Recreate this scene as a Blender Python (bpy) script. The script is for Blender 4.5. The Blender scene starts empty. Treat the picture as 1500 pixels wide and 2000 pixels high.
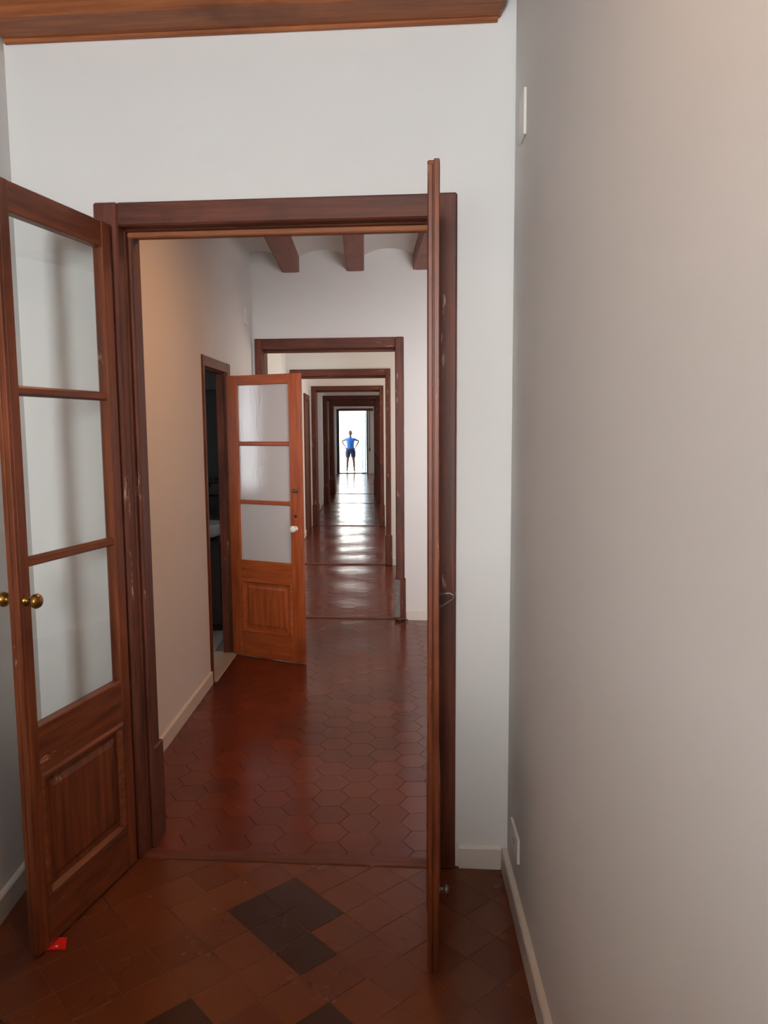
import bpy, bmesh, math, random
from mathutils import Vector, Matrix, Euler

rnd = random.Random(7)
S = bpy.context.scene
COL = S.collection

# ------------------------------------------------------------------ camera
W_, H_ = 1500, 2000
FPX = 1500.0
EYE = 1.6
cam_d = bpy.data.cameras.new('camera')
cam_d.sensor_fit = 'VERTICAL'
cam_d.sensor_height = 24.0
cam_d.lens = 24.0 * FPX / H_
cam_d.clip_start = 0.02
cam_d.clip_end = 300
cam = bpy.data.objects.new('camera', cam_d)
COL.objects.link(cam)
# rows: world X, Y, Z expressed along the camera's right, down, forward axes
R = ((0.99964430, -0.00933465, 0.02498261),
     (-0.02584105, -0.10733974, 0.99388652),
     (-0.00659596, -0.99417858, -0.10754278))
cam.matrix_world = Matrix(((R[0][0], -R[0][1], -R[0][2], 0.0),
                           (R[1][0], -R[1][1], -R[1][2], 0.0),
                           (R[2][0], -R[2][1], -R[2][2], EYE),
                           (0, 0, 0, 1)))
S.camera = cam

# ------------------------------------------------------------------ view, sky, daylight
S.view_settings.view_transform = 'Standard'
S.view_settings.look = 'None'
S.view_settings.gamma = 1.0
S.view_settings.use_curve_mapping = False
S.view_settings.exposure = 0.0

world = bpy.data.worlds.new('overcast_sky')
S.world = world
world.use_nodes = True
bg = world.node_tree.nodes['Background']
bg.inputs[0].default_value = (0.86, 0.93, 1.0, 1)
bg.inputs[1].default_value = 6.5


def area(name, loc, rot, sx, sy, watts, color):
    d = bpy.data.lights.new(name, 'AREA')
    d.shape = 'RECTANGLE'
    d.size, d.size_y = sx, sy
    d.energy = watts
    d.color = color
    o = bpy.data.objects.new(name, d)
    o.location = loc
    o.rotation_euler = rot
    COL.objects.link(o)
    return o


HP = math.pi / 2
ANG0 = math.atan(-0.10)
sun_d = bpy.data.lights.new('sun', 'SUN')
sun_d.energy = 20.0
sun_d.angle = 0.01
sun_d.color = (1.0, 0.96, 0.9)
sun = bpy.data.objects.new('sun', sun_d)
sun.rotation_euler = (math.radians(52), 0, math.radians(-20))
COL.objects.link(sun)
# hall daylight and lamp, unseen bathroom window, and added lights for the rooms between
area('window_daylight_hall', (-0.50, -2.95, 2.10), (HP, 0, 0), 0.5, 1.2, 162, (0.88, 0.94, 0.97))
area('ceiling_lamp_hall', (0.18, 0.62, 2.95), (0, 0, 0), 0.2, 0.2, 11.0, (1.0, 0.52, 0.22))
area('added_light_second_room', (0.98, 2.79, 1.75), (HP, 0, ANG0), 0.5, 1.3, 24, (0.97, 0.97, 1.0)).data.spread = 1.75      # added, no window here; narrow spread spares the left wall
area('added_warm_light_second_room', (0.10, 3.60, 2.80), (0, 0, 0), 0.3, 0.3, 16, (1.0, 0.47, 0.18))  # added warm light, unseen, tints the left wall of the second room
area('added_light_third_room', (2.12, 7.8, 1.75), (0, HP, 0), 1.4, 0.9, 36, (1.0, 0.88, 0.76))  # added panel on the solid right wall, brightens the third room
area('added_light_fourth_room', (2.12, 10.8, 1.75), (0, HP, 0), 1.4, 0.9, 50, (1.0, 0.86, 0.74))  # added fill for the fourth room; no opening is built there
area('added_light_fifth_room', (2.12, 14.8, 1.75), (0, HP, 0), 1.4, 0.9, 16, (1.0, 0.84, 0.80))  # weak added fill, fifth room
area('added_light_sixth_room', (2.12, 17.8, 1.75), (0, HP, 0), 1.4, 0.9, 12, (1.0, 0.84, 0.80))  # likewise added, lifts the sixth room a little
area('added_light_last_room', (2.12, 23.0, 1.6), (0, HP, 0), 1.8, 2.0, 40, (1.0, 0.90, 0.86))  # large added light; the side wall of the last room has no window
area('window_daylight_bathroom', (-2.46, 4.51, 1.56), (0, -HP, 0), 1.0, 0.14, 2.0, (0.92, 0.96, 1.0)).data.spread = 1.3


# ------------------------------------------------------------------ materials
def srgb(r, g, b):
    def c(v):
        v /= 255.0
        return v / 12.92 if v <= 0.04045 else ((v + 0.055) / 1.055) ** 2.4
    return (c(r), c(g), c(b), 1.0)


def new_mat(name):
    m = bpy.data.materials.new(name)
    m.use_nodes = True
    nt = m.node_tree
    b = nt.nodes['Principled BSDF']
    return m, nt, b


def node(nt, t, **kw):
    n = nt.nodes.new(t)
    for k, v in kw.items():
        setattr(n, k, v)
    return n


def mixrgb(nt, fac, a, b):
    n = node(nt, 'ShaderNodeMix', data_type='RGBA')
    for sock, v in ((n.inputs[0], fac), (n.inputs[6], a), (n.inputs[7], b)):
        if isinstance(v, (tuple, float, int)):
            sock.default_value = v
        else:
            nt.links.new(v, sock)
    return n.outputs[2]


def noise(nt, scale, stretch=(1, 1, 1), detail=4.0, coord='Object', rough=0.6):
    tc = node(nt, 'ShaderNodeTexCoord')
    mp = node(nt, 'ShaderNodeMapping')
    mp.inputs['Scale'].default_value = stretch
    nz = node(nt, 'ShaderNodeTexNoise')
    nz.inputs['Scale'].default_value = scale
    nz.inputs['Detail'].default_value = detail
    nz.inputs['Roughness'].default_value = rough
    nt.links.new(tc.outputs[coord], mp.inputs[0])
    nt.links.new(mp.outputs[0], nz.inputs['Vector'])
    return nz.outputs['Fac']


def ramp(nt, fac, p0, p1):
    n = node(nt, 'ShaderNodeMapRange')
    n.inputs['From Min'].default_value = p0
    n.inputs['From Max'].default_value = p1
    nt.links.new(fac, n.inputs['Value'])
    return n.outputs['Result']


def bump(nt, b, h, strength, dist=0.01):
    n = node(nt, 'ShaderNodeBump')
    n.inputs['Strength'].default_value = strength
    n.inputs['Distance'].default_value = dist
    nt.links.new(h, n.inputs['Height'])
    nt.links.new(n.outputs[0], b.inputs['Normal'])


def wood(name, dark, light, worn, axis='Z', rough=0.38, wear=0.66):
    m, nt, b = new_mat(name)
    st = {'Z': (14, 14, 0.9), 'X': (0.9, 14, 14), 'Y': (14, 0.9, 14)}[axis]
    g = noise(nt, 3.2, st, 6.0)
    blot = noise(nt, 2.6, (1, 1, 1), 3.0)
    c = mixrgb(nt, ramp(nt, g, 0.32, 0.72), dark, light)
    dk = tuple(v * 0.55 for v in dark[:3]) + (1,)
    c = mixrgb(nt, ramp(nt, blot, 0.56, 0.80), c, dk)
    chips = noise(nt, 9.0, tuple(max(0.35, s / 6) for s in st), 8.0, rough=0.75)
    c = mixrgb(nt, ramp(nt, chips, wear, wear + 0.05), c, worn)
    nt.links.new(c, b.inputs['Base Color'])
    r = node(nt, 'ShaderNodeMapRange')
    r.inputs['To Min'].default_value = rough - 0.08
    r.inputs['To Max'].default_value = rough + 0.18
    nt.links.new(g, r.inputs['Value'])
    nt.links.new(r.outputs[0], b.inputs['Roughness'])
    b.inputs['Specular IOR Level'].default_value = 0.38
    bump(nt, b, g, 0.25, 0.003)
    return m


def plain(name, col, rough=0.5, metal=0.0, var=0.06, scale=30.0, bmp=0.0):
    m, nt, b = new_mat(name)
    n = noise(nt, scale, (1, 1, 1), 4.0)
    lo = tuple(max(0, v * (1 - var)) for v in col[:3]) + (1,)
    hi = tuple(min(1, v * (1 + var)) for v in col[:3]) + (1,)
    nt.links.new(mixrgb(nt, ramp(nt, n, 0.3, 0.7), lo, hi), b.inputs['Base Color'])
    b.inputs['Roughness'].default_value = rough
    b.inputs['Metallic'].default_value = metal
    if bmp:
        bump(nt, b, n, bmp, 0.002)
    return m


def tile_mat(name, c1, c2, c3, rough=0.2):
    """waxed clay: every tile its own shade, with stains and a lightly uneven gloss"""
    m, nt, b = new_mat(name)
    oi = node(nt, 'ShaderNodeObjectInfo')
    big = noise(nt, 1.6, (1, 1, 1), 3.0)
    tc = node(nt, 'ShaderNodeNewGeometry')
    nz = node(nt, 'ShaderNodeTexNoise')
    nz.inputs['Scale'].default_value = 1.7
    nz.inputs['Detail'].default_value = 5.0
    nt.links.new(tc.outputs['Position'], nz.inputs['Vector'])
    fine = node(nt, 'ShaderNodeTexNoise')
    fine.inputs['Scale'].default_value = 26.0
    fine.inputs['Detail'].default_value = 6.0
    nt.links.new(tc.outputs['Position'], fine.inputs['Vector'])
    c = mixrgb(nt, oi.outputs['Random'], c1, c2)
    c = mixrgb(nt, ramp(nt, nz.outputs['Fac'], 0.48, 0.78), c, c3)
    c = mixrgb(nt, ramp(nt, fine.outputs['Fac'], 0.70, 0.78), c, tuple(min(1, v * 1.9 + 0.01) for v in c1[:3]) + (1,))
    nt.links.new(c, b.inputs['Base Color'])
    r = node(nt, 'ShaderNodeMapRange')
    r.inputs['From Min'].default_value = 0.3
    r.inputs['From Max'].default_value = 0.7
    r.inputs['To Min'].default_value = rough - 0.05
    r.inputs['To Max'].default_value = rough + 0.05
    b.inputs['Specular IOR Level'].default_value = 0.36
    nt.links.new(nz.outputs['Fac'], r.inputs['Value'])
    nt.links.new(r.outputs[0], b.inputs['Roughness'])
    bn = node(nt, 'ShaderNodeTexNoise')
    bn.inputs['Scale'].default_value = 7.0
    bn.inputs['Detail'].default_value = 2.0
    nt.links.new(tc.outputs['Position'], bn.inputs['Vector'])
    bump(nt, b, bn.outputs['Fac'], 0.06, 0.01)
    return m


def glass_mat(name, tint=(0.97, 0.985, 0.98, 1), rough=0.0):
    m, nt, b = new_mat(name)
    nt.nodes.remove(b)
    out = nt.nodes['Material Output']
    tr = node(nt, 'ShaderNodeBsdfTransparent')
    tr.inputs[0].default_value = tint
    gl = node(nt, 'ShaderNodeBsdfGlossy')
    gl.inputs['Roughness'].default_value = rough
    gl.inputs['Color'].default_value = (1, 1, 1, 1)
    fr = node(nt, 'ShaderNodeFresnel')
    gm = node(nt, 'ShaderNodeNewGeometry')
    ior = node(nt, 'ShaderNodeMapRange')          # a thin sheet: same reflectance from inside and outside
    ior.inputs['To Min'].default_value = 1.45
    ior.inputs['To Max'].default_value = 1 / 1.45
    nt.links.new(gm.outputs['Backfacing'], ior.inputs['Value'])
    nt.links.new(ior.outputs[0], fr.inputs[0])
    n = noise(nt, 5.0)
    bp = node(nt, 'ShaderNodeBump')
    bp.inputs['Strength'].default_value = 0.02
    bp.inputs['Distance'].default_value = 0.01
    nt.links.new(n, bp.inputs['Height'])
    nt.links.new(bp.outputs[0], gl.inputs['Normal'])
    mx = node(nt, 'ShaderNodeMixShader')
    nt.links.new(fr.outputs[0], mx.inputs[0])
    nt.links.new(tr.outputs[0], mx.inputs[1])
    nt.links.new(gl.outputs[0], mx.inputs[2])
    nt.links.new(mx.outputs[0], out.inputs[0])
    return m


def frosted_mat(name):
    m, nt, b = new_mat(name)
    b.inputs['Base Color'].default_value = srgb(224, 220, 220)
    b.inputs['Roughness'].default_value = 0.045
    b.inputs['Specular IOR Level'].default_value = 0.9
    out = nt.nodes['Material Output']
    tl = node(nt, 'ShaderNodeBsdfTranslucent')
    tl.inputs[0].default_value = srgb(215, 212, 210)
    mx = node(nt, 'ShaderNodeMixShader')
    mx.inputs[0].default_value = 0.30
    nt.links.new(b.outputs[0], mx.inputs[1])
    nt.links.new(tl.outputs[0], mx.inputs[2])
    nt.links.new(mx.outputs[0], out.inputs[0])
    n = noise(nt, 90.0, (1, 1, 1), 2.0)
    bump(nt, b, n, 0.25, 0.002)
    return m


M = {}
WD, WL, WW = srgb(72, 36, 25), srgb(118, 62, 42), srgb(190, 150, 120)
for ax in 'ZXY':
    M['frame' + ax] = wood('frame_wood_' + ax.lower(), WD, WL, WW, ax, 0.46, 0.625)
    M['leaf' + ax] = wood('leaf_wood_' + ax.lower(), srgb(84, 40, 20), srgb(136, 70, 38), srgb(190, 144, 106), ax, 0.36, 0.63)
    M['orange' + ax] = wood('orange_wood_' + ax.lower(), srgb(142, 66, 30), srgb(186, 96, 48), srgb(215, 165, 120), ax, 0.34, 0.66)
M['beam'] = wood('beam_wood', srgb(128, 70, 38), srgb(176, 106, 62), srgb(190, 130, 90), 'X', 0.5, 0.75)
M['joist'] = wood('joist_wood', srgb(120, 74, 58), srgb(158, 104, 84), srgb(190, 140, 110), 'Y', 0.5, 0.75)
M['wall'] = plain('white_plaster', srgb(226, 224, 221), 0.85, 0, 0.015, 2.0, 0.05)
M['ceil'] = plain('white_ceiling', srgb(224, 220, 215), 0.9, 0, 0.02, 3.0)
M['skirting'] = plain('white_skirting', srgb(222, 216, 206), 0.45, 0, 0.02, 6.0)
M['grout'] = plain('grout', srgb(104, 66, 44), 0.5, 0, 0.35, 9.0)
M['tile'] = tile_mat('clay_tile', srgb(112, 60, 32), srgb(100, 51, 28), srgb(84, 44, 28), 0.26)
M['tile_dark'] = tile_mat('dark_clay_tile', srgb(66, 38, 27), srgb(58, 33, 24), srgb(52, 31, 24), 0.26)
M['hex'] = tile_mat('red_hexagon_tile', srgb(112, 50, 32), srgb(98, 44, 29), srgb(84, 40, 28), 0.2)
M['glass'] = glass_mat('clear_glass')
M['frosted'] = frosted_mat('frosted_glass')
M['brass'] = plain('old_brass', srgb(150, 112, 52), 0.28, 0.9, 0.15, 40)
M['iron'] = plain('dull_iron', srgb(120, 112, 106), 0.42, 0.8, 0.2, 60)
M['darkiron'] = plain('dark_iron', srgb(44, 38, 36), 0.45, 0.6, 0.2, 60)
M['porcelain'] = plain('white_porcelain', srgb(236, 234, 230), 0.15, 0, 0.01, 10)
M['plastic'] = plain('white_plastic', srgb(232, 228, 222), 0.35, 0, 0.01, 10)
M['hole'] = plain('dark_slot', srgb(30, 26, 24), 0.6, 0, 0.05, 10)
M['red'] = plain('red_paper', srgb(226, 36, 30), 0.45, 0, 0.08, 60)
M['redpale'] = plain('pale_mark', srgb(244, 190, 180), 0.45, 0, 0.05, 60)
M['bathtile'] = plain('grey_bath_tile', srgb(74, 80, 80), 0.3, 0, 0.1, 4)
M['bathfloor'] = plain('pale_bath_floor', srgb(200, 192, 182), 0.35, 0, 0.06, 5)
M['black'] = plain('black_plastic', srgb(22, 20, 20), 0.4, 0, 0.05, 10)
M['vanity'] = plain('dark_vanity', srgb(44, 34, 30), 0.4, 0, 0.15, 12)
M['mirrorcab'] = plain('grey_green_cabinet', srgb(96, 106, 106), 0.3, 0, 0.04, 10)
M['darkframe'] = plain('dark_window_paint', srgb(34, 34, 40), 0.4, 0, 0.08, 12)
M['blueshutter'] = plain('pale_blue_paint', srgb(176, 216, 236), 0.5, 0, 0.05, 12)
M['blueline'] = plain('grey_blue_paint', srgb(120, 150, 172), 0.5, 0, 0.05, 12)
M['strap'] = plain('brown_strap', srgb(70, 56, 54), 0.7, 0, 0.05, 30)
M['facade'] = plain('pale_facade', srgb(240, 238, 232), 0.85, 0, 0.02, 1)
M['street'] = plain('pale_paving', srgb(190, 186, 180), 0.8, 0, 0.06, 2)
M['skin'] = plain('skin', srgb(100, 72, 58), 0.55, 0, 0.05, 30)
M['lips'] = plain('lips', srgb(120, 66, 58), 0.5, 0, 0.05, 30)
M['hair'] = plain('dark_hair', srgb(52, 42, 38), 0.6, 0, 0.15, 60)
M['shirt'] = plain('blue_cotton', srgb(50, 112, 196), 0.8, 0, 0.1, 30)
M['shorts'] = plain('navy_cloth', srgb(36, 40, 74), 0.8, 0, 0.1, 30)
M['shoe'] = plain('pale_shoe', srgb(190, 180, 170), 0.6, 0, 0.05, 30)


# ------------------------------------------------------------------ helpers
def link(name, me, parent=None, mat=None):
    o = bpy.data.objects.new(name, me)
    COL.objects.link(o)
    if mat is not None:
        me.materials.append(mat)
    if parent is not None:
        o.parent = parent
    return o


def obj(name, bm, mat, parent=None, smooth=False):
    bmesh.ops.recalc_face_normals(bm, faces=bm.faces[:])
    me = bpy.data.meshes.new(name)
    bm.to_mesh(me)
    bm.free()
    if smooth:
        for p in me.polygons:
            p.use_smooth = True
    return link(name, me, parent, mat)


def empty(name, loc=(0, 0, 0), rz=0.0):
    o = bpy.data.objects.new(name, None)
    o.empty_display_size = 0.1
    o.location = loc
    o.rotation_euler = (0, 0, rz)
    COL.objects.link(o)
    return o


def thing(o, label, cat, group=None):
    o['label'] = label
    o['category'] = cat
    if group:
        o['group'] = group
    return o


def struct(o):
    o['kind'] = 'structure'
    return o


def add_box(bm, x0, x1, y0, y1, z0, z1, bev=0.0, seg=1):
    t = bmesh.new()
    bmesh.ops.create_cube(t, size=1.0)
    for v in t.verts:
        v.co = Vector(((x0 + x1) / 2 + v.co.x * (x1 - x0), (y0 + y1) / 2 + v.co.y * (y1 - y0), (z0 + z1) / 2 + v.co.z * (z1 - z0)))
    if bev > 0:
        bmesh.ops.bevel(t, geom=t.edges[:], offset=bev, segments=seg, profile=0.5, affect='EDGES')
    merge(bm, t)


def merge(bm, t):
    me = bpy.data.meshes.new('tmp')
    t.to_mesh(me)
    t.free()
    bm.from_mesh(me)
    bpy.data.meshes.remove(me)


def box(*a, **k):
    bm = bmesh.new()
    add_box(bm, *a, **k)
    return bm


def add_prism(bm, pts, axis, a0, a1):
    """extrude a polygon; axis 'y': pts are (x,z); 'z': pts are (x,y); 'x': pts are (y,z)"""
    def P(p, a):
        return {'y': (p[0], a, p[1]), 'z': (p[0], p[1], a), 'x': (a, p[0], p[1])}[axis]
    lo = [bm.verts.new(P(p, a0)) for p in pts]
    hi = [bm.verts.new(P(p, a1)) for p in pts]
    bm.faces.new(lo)
    bm.faces.new(hi[::-1])
    n = len(pts)
    for i in range(n):
        bm.faces.new((lo[i], hi[i], hi[(i + 1) % n], lo[(i + 1) % n]))


def prism(pts, axis, a0, a1):
    bm = bmesh.new()
    add_prism(bm, pts, axis, a0, a1)
    return bm


def add_lathe(bm, prof, origin, axis=(0, 0, 1), n=20):
    """prof: (radius, height along axis)"""
    q = Vector((0, 0, 1)).rotation_difference(Vector(axis))
    o = Vector(origin)
    rings = []
    for r, h in prof:
        if r < 1e-6:
            rings.append([bm.verts.new(o + q @ Vector((0, 0, h)))])
        else:
            rings.append([bm.verts.new(o + q @ Vector((r * math.cos(2 * math.pi * k / n), r * math.sin(2 * math.pi * k / n), h))) for k in range(n)])
    for a, b in zip(rings, rings[1:]):
        for k in range(n):
            k2 = (k + 1) % n
            if len(a) == 1 and len(b) > 1:
                bm.faces.new((a[0], b[k], b[k2]))
            elif len(b) == 1 and len(a) > 1:
                bm.faces.new((a[k], b[0], a[k2]))
            elif len(a) > 1:
                bm.faces.new((a[k], a[k2], b[k2], b[k]))


def add_tube(bm, pts, r, n=8):
    pts = [Vector(p) for p in pts]
    rr = r if isinstance(r, (list, tuple)) else [r] * len(pts)
    rings = []
    up = None
    for i, p in enumerate(pts):
        d = (pts[min(i + 1, len(pts) - 1)] - pts[max(i - 1, 0)]).normalized()
        if up is None:
            up = d.orthogonal().normalized()
        up = (up - d * up.dot(d)).normalized()
        s = d.cross(up)
        rings.append([bm.verts.new(p + (up * math.cos(2 * math.pi * k / n) + s * math.sin(2 * math.pi * k / n)) * rr[i]) for k in range(n)])
    for a, b in zip(rings, rings[1:]):
        for k in range(n):
            bm.faces.new((a[k], a[(k + 1) % n], b[(k + 1) % n], b[k]))
    bm.faces.new(rings[0][::-1])
    bm.faces.new(rings[-1])


def ring_frame(bm, x0, x1, z0, z1, w, y0, y1, y2):
    """mitred moulding: outer edge at depth y0, crest y1, inner edge y2, width w"""
    loops = []
    for d, y in ((0, y0), (w * 0.35, y1), (w * 0.65, y1), (w, y2)):
        loops.append([bm.verts.new(p) for p in ((x0 + d, y, z0 + d), (x1 - d, y, z0 + d), (x1 - d, y, z1 - d), (x0 + d, y, z1 - d))])
    for a, b in zip(loops, loops[1:]):
        for k in range(4):
            bm.faces.new((a[k], a[(k + 1) % 4], b[(k + 1) % 4], b[k]))


def clip(poly, p, n):
    """keep the side of the line through p where (x-p).n >= 0"""
    out = []
    for i, a in enumerate(poly):
        b = poly[(i + 1) % len(poly)]
        da = (a[0] - p[0]) * n[0] + (a[1] - p[1]) * n[1]
        db = (b[0] - p[0]) * n[0] + (b[1] - p[1]) * n[1]
        if da >= 0:
            out.append(a)
        if (da >= 0) != (db >= 0):
            t = da / (da - db)
            out.append((a[0] + t * (b[0] - a[0]), a[1] + t * (b[1] - a[1])))
    return out


def clip_all(poly, planes):
    for p, n in planes:
        if len(poly) < 3:
            return []
        poly = clip(poly, p, n)
    return poly if len(poly) >= 3 else []


def parea(p):
    return abs(sum(p[i][0] * p[(i + 1) % len(p)][1] - p[(i + 1) % len(p)][0] * p[i][1] for i in range(len(p)))) / 2


# ------------------------------------------------------------------ plan of the place (metres; camera stands over x=0, y=0)
SLOPE = -0.10                      # the cross walls are skewed to the axis of the rooms
ANG = math.atan(SLOPE)
TH = 0.15                          # thickness of cross walls
#        y of wall face at x=0, outer left, outer right, outer top, face width (left, right, top)
DOORS = [(2.695, -0.928, 0.321, 2.380, 0.084, 0.082, 0.080),
         (6.365, -0.893, 0.330, 2.340, 0.060, 0.070, 0.086),
         (8.98, -0.860, 0.312, 2.290, 0.075, 0.060, 0.080),
         (12.63, -0.863, 0.322, 2.300, 0.072, 0.067, 0.074),
         (16.53, -0.884, 0.340, 2.312, 0.094, 0.070, 0.088),
         (19.03, -0.870, 0.330, 2.318, 0.120, 0.085, 0.135)]
FAR_Y = 27.83


def cross_y(y0, x):
    return y0 + SLOPE * x


# ------------------------------------------------------------------ floor with its tiles
def right_x(y):                    # face of the hall's right wall
    return 0.503 + 0.0431 * (y - 2.6)


def left2_x(y):                    # face of the left wall of the second room
    return -1.034 + 0.0435 * (y - 3.605)


fb_ = bmesh.new()                   # bed of the tiles: one level in the hall, a little lower under the uneven rooms
add_prism(fb_, [(-3.2, -3.2), (2.4, -3.2), (2.4, cross_y(2.70, 2.4)), (-3.2, cross_y(2.70, -3.2))], 'z', -0.20, -0.0012)
add_prism(fb_, [(-3.2, cross_y(2.70, -3.2)), (2.4, cross_y(2.70, 2.4)), (2.4, 27.98), (-3.2, 27.98)], 'z', -0.20, -0.0075)
floor = struct(obj('floor', fb_, M['grout']))


def tile_mesh(poly, h=0.018, inset=0.0009, name='tile'):
    bm = bmesh.new()
    n = len(poly)
    cx = sum(p[0] for p in poly) / n
    cy = sum(p[1] for p in poly) / n
    def sh(p, d):
        v = Vector((p[0] - cx, p[1] - cy))
        L = max(v.length, 1e-6)
        return v * max(0.0, (L - d) / L) + Vector((cx, cy))
    top = [bm.verts.new((*sh(p, inset), 0.0)) for p in poly]
    mid = [bm.verts.new((p[0], p[1], -0.0009)) for p in poly]
    bot = [bm.verts.new((p[0], p[1], -h)) for p in poly]
    bm.faces.new(top)
    for a, b in ((top, mid), (mid, bot)):
        for k in range(n):
            bm.faces.new((a[k], b[k], b[(k + 1) % n], a[(k + 1) % n]))
    bmesh.ops.recalc_face_normals(bm, faces=bm.faces[:])
    me = bpy.data.meshes.new(name)
    bm.to_mesh(me)
    bm.free()
    return me


def wave(x, y):                    # old floors roll a little
    a = min(1.0, max(0.12, (y - 4.2) / 3.0))
    return a * (0.0010 * math.sin(2.1 * x + 0.7 * math.sin(1.3 * y)) * math.sin(3.7 * y + 1.1 * x)
                + 0.0021 * math.sin(7.6 * y + 0.9 * math.sin(1.9 * y) + 0.8 * math.sin(2.3 * x + 0.9 * y)))


# square tiles laid on the diagonal in the hall
ts = 0.140
a1, a2 = math.radians(-49.5), math.radians(40.5)
e1 = (ts * math.cos(a1), ts * math.sin(a1))
e2 = (ts * math.cos(a2), ts * math.sin(a2))
O = (-0.278, 2.412)
DARK = {(-1, 0), (-1, -1), (0, 0), (0, -1), (1, -1)}
DARK |= {(1, -4), (1, -5), (2, -4), (2, -5), (3, -2), (3, -3), (4, -2), (4, -3), (-1, -7), (0, -7)}
thr0 = (0.0, cross_y(2.672, 0.0))
hall_planes = [(thr0, (SLOPE, -1.0)), ((-1.205, 0), (1, 0)), ((right_x(2.6) - 0.018, 2.6), (-1, 0.0431)), ((0, 0.75), (0, 1))]
g = 0.0008
sq = [(-ts / 2 + g, -ts / 2 + g), (ts / 2 - g, -ts / 2 + g), (ts / 2 - g, ts / 2 - g), (-ts / 2 + g, ts / 2 - g)]
sq_w = [(p[0] * math.cos(a2) - p[1] * math.sin(a2), p[0] * math.sin(a2) + p[1] * math.cos(a2)) for p in sq]
sq_light = tile_mesh(sq_w, name='square_tile')
sq_light.materials.append(M['tile'])
sq_dark = tile_mesh(sq_w, name='dark_square_tile')
sq_dark.materials.append(M['tile_dark'])
for i in range(-16, 18):
    for j in range(-16, 18):
        c = (O[0] + (i + 0.5) * e1[0] + (j + 0.5) * e2[0], O[1] + (i + 0.5) * e1[1] + (j + 0.5) * e2[1])
        full = [(c[0] + p[0], c[1] + p[1]) for p in sq_w]
        poly = clip_all(full, hall_planes)
        if not poly or parea(poly) < 0.0008:
            continue
        dark = (i, j) in DARK
        if parea(poly) > 0.995 * parea(full):
            me = sq_dark if dark else sq_light
        else:
            me = tile_mesh([(p[0] - c[0], p[1] - c[1]) for p in poly], name='square_tile')
            me.materials.append(M['tile_dark'] if dark else M['tile'])
        o = link('square_tile', me, floor)
        o.location = (c[0], c[1], rnd.uniform(-0.0006, 0.0003))
        o.rotation_euler = (rnd.gauss(0, 0.002), rnd.gauss(0, 0.002), rnd.gauss(0, 0.002))

# hexagonal tiles in the rooms beyond
hf = 0.145                          # flat to flat
hr = hf / math.sqrt(3)
hexp = [((hr - 0.0008) * math.cos(math.radians(60 * k)), (hr - 0.0008) * math.sin(math.radians(60 * k))) for k in range(6)]
hex_me = tile_mesh(hexp, name='hexagonal_tile')
hex_me.materials.append(M['hex'])
y_start = lambda x: cross_y(2.735, x)
rest = bmesh.new()
room2_planes = [((0, y_start(0)), (-SLOPE, 1.0)), ((left2_x(3.605) + 0.012, 3.605), (1, -0.0435))]
far_planes = [((-0.87, 0), (1, 0)), ((0, 27.62), (0, -1)), ((2.05, 0), (-1, 0))]
cells = []
ncol = int(3.7 / (1.5 * hr)) + 2
nrow = int(25.6 / hf) + 2
for a in range(ncol):
    for b_ in range(nrow):
        cx = -1.29 + a * 1.5 * hr
        cy = 2.55 + b_ * hf + (hf / 2 if a % 2 else 0)
        cells.append((cx, cy))
single = sorted([c for c in cells if -1.14 < c[0] < 0.52 and c[1] < 6.6], key=lambda c: c[1])
n_single = 0
single_set = set()
for c in single:
    full = [(c[0] + p[0], c[1] + p[1]) for p in hexp]
    poly = clip_all(full, room2_planes)
    if not poly or parea(poly) < 0.0006:
        single_set.add(c)
        continue
    if n_single >= 298:
        break
    n_single += 1
    single_set.add(c)
    me = hex_me
    if parea(poly) < 0.995 * parea(full):
        me = tile_mesh([(p[0] - c[0], p[1] - c[1]) for p in poly], name='hexagonal_tile')
        me.materials.append(M['hex'])
    o = link('hexagonal_tile', me, floor)
    e = 0.03
    o.location = (c[0], c[1], wave(*c))
    o.rotation_euler = ((wave(c[0], c[1] + e) - wave(c[0], c[1] - e)) / (2 * e) + rnd.gauss(0, 0.0016),
                        -(wave(c[0] + e, c[1]) - wave(c[0] - e, c[1])) / (2 * e) + rnd.gauss(0, 0.0016), 0)
for c in cells:
    if c in single_set:
        continue
    full = [(c[0] + p[0], c[1] + p[1]) for p in hexp]
    poly = clip_all(full, (room2_planes if c[1] < 6.5 else [far_planes[0]] if c[1] < 19.2 else []) + far_planes[1:])
    if not poly or parea(poly) < 0.0006:
        continue
    tx, ty = rnd.gauss(0, 0.004), rnd.gauss(0, 0.005)
    def zz(p):
        return wave(p[0], p[1]) + (p[0] - c[0]) * tx + (p[1] - c[1]) * ty
    def sh(p, d=0.0009):
        v = Vector((p[0] - c[0], p[1] - c[1]))
        L = max(v.length, 1e-6)
        return (c[0] + v.x * (L - d) / L, c[1] + v.y * (L - d) / L)
    top = [rest.verts.new((*sh(p), zz(p))) for p in poly]
    bot = [rest.verts.new((p[0], p[1], -0.012)) for p in poly]
    rest.faces.new(top)
    for k in range(len(poly)):
        rest.faces.new((top[k], bot[k], bot[(k + 1) % len(poly)], top[(k + 1) % len(poly)]))
ro = obj('hexagonal_tile', rest, M['hex'], floor)
ro['kind'] = 'stuff'


# ------------------------------------------------------------------ walls
def wall_poly(pts, y0, y1, mat, name, loc, rz):
    o = struct(obj(name, prism(pts, 'y', y0, y1), mat))
    o.location = loc
    o.rotation_euler = (0, 0, rz)
    return o


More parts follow.
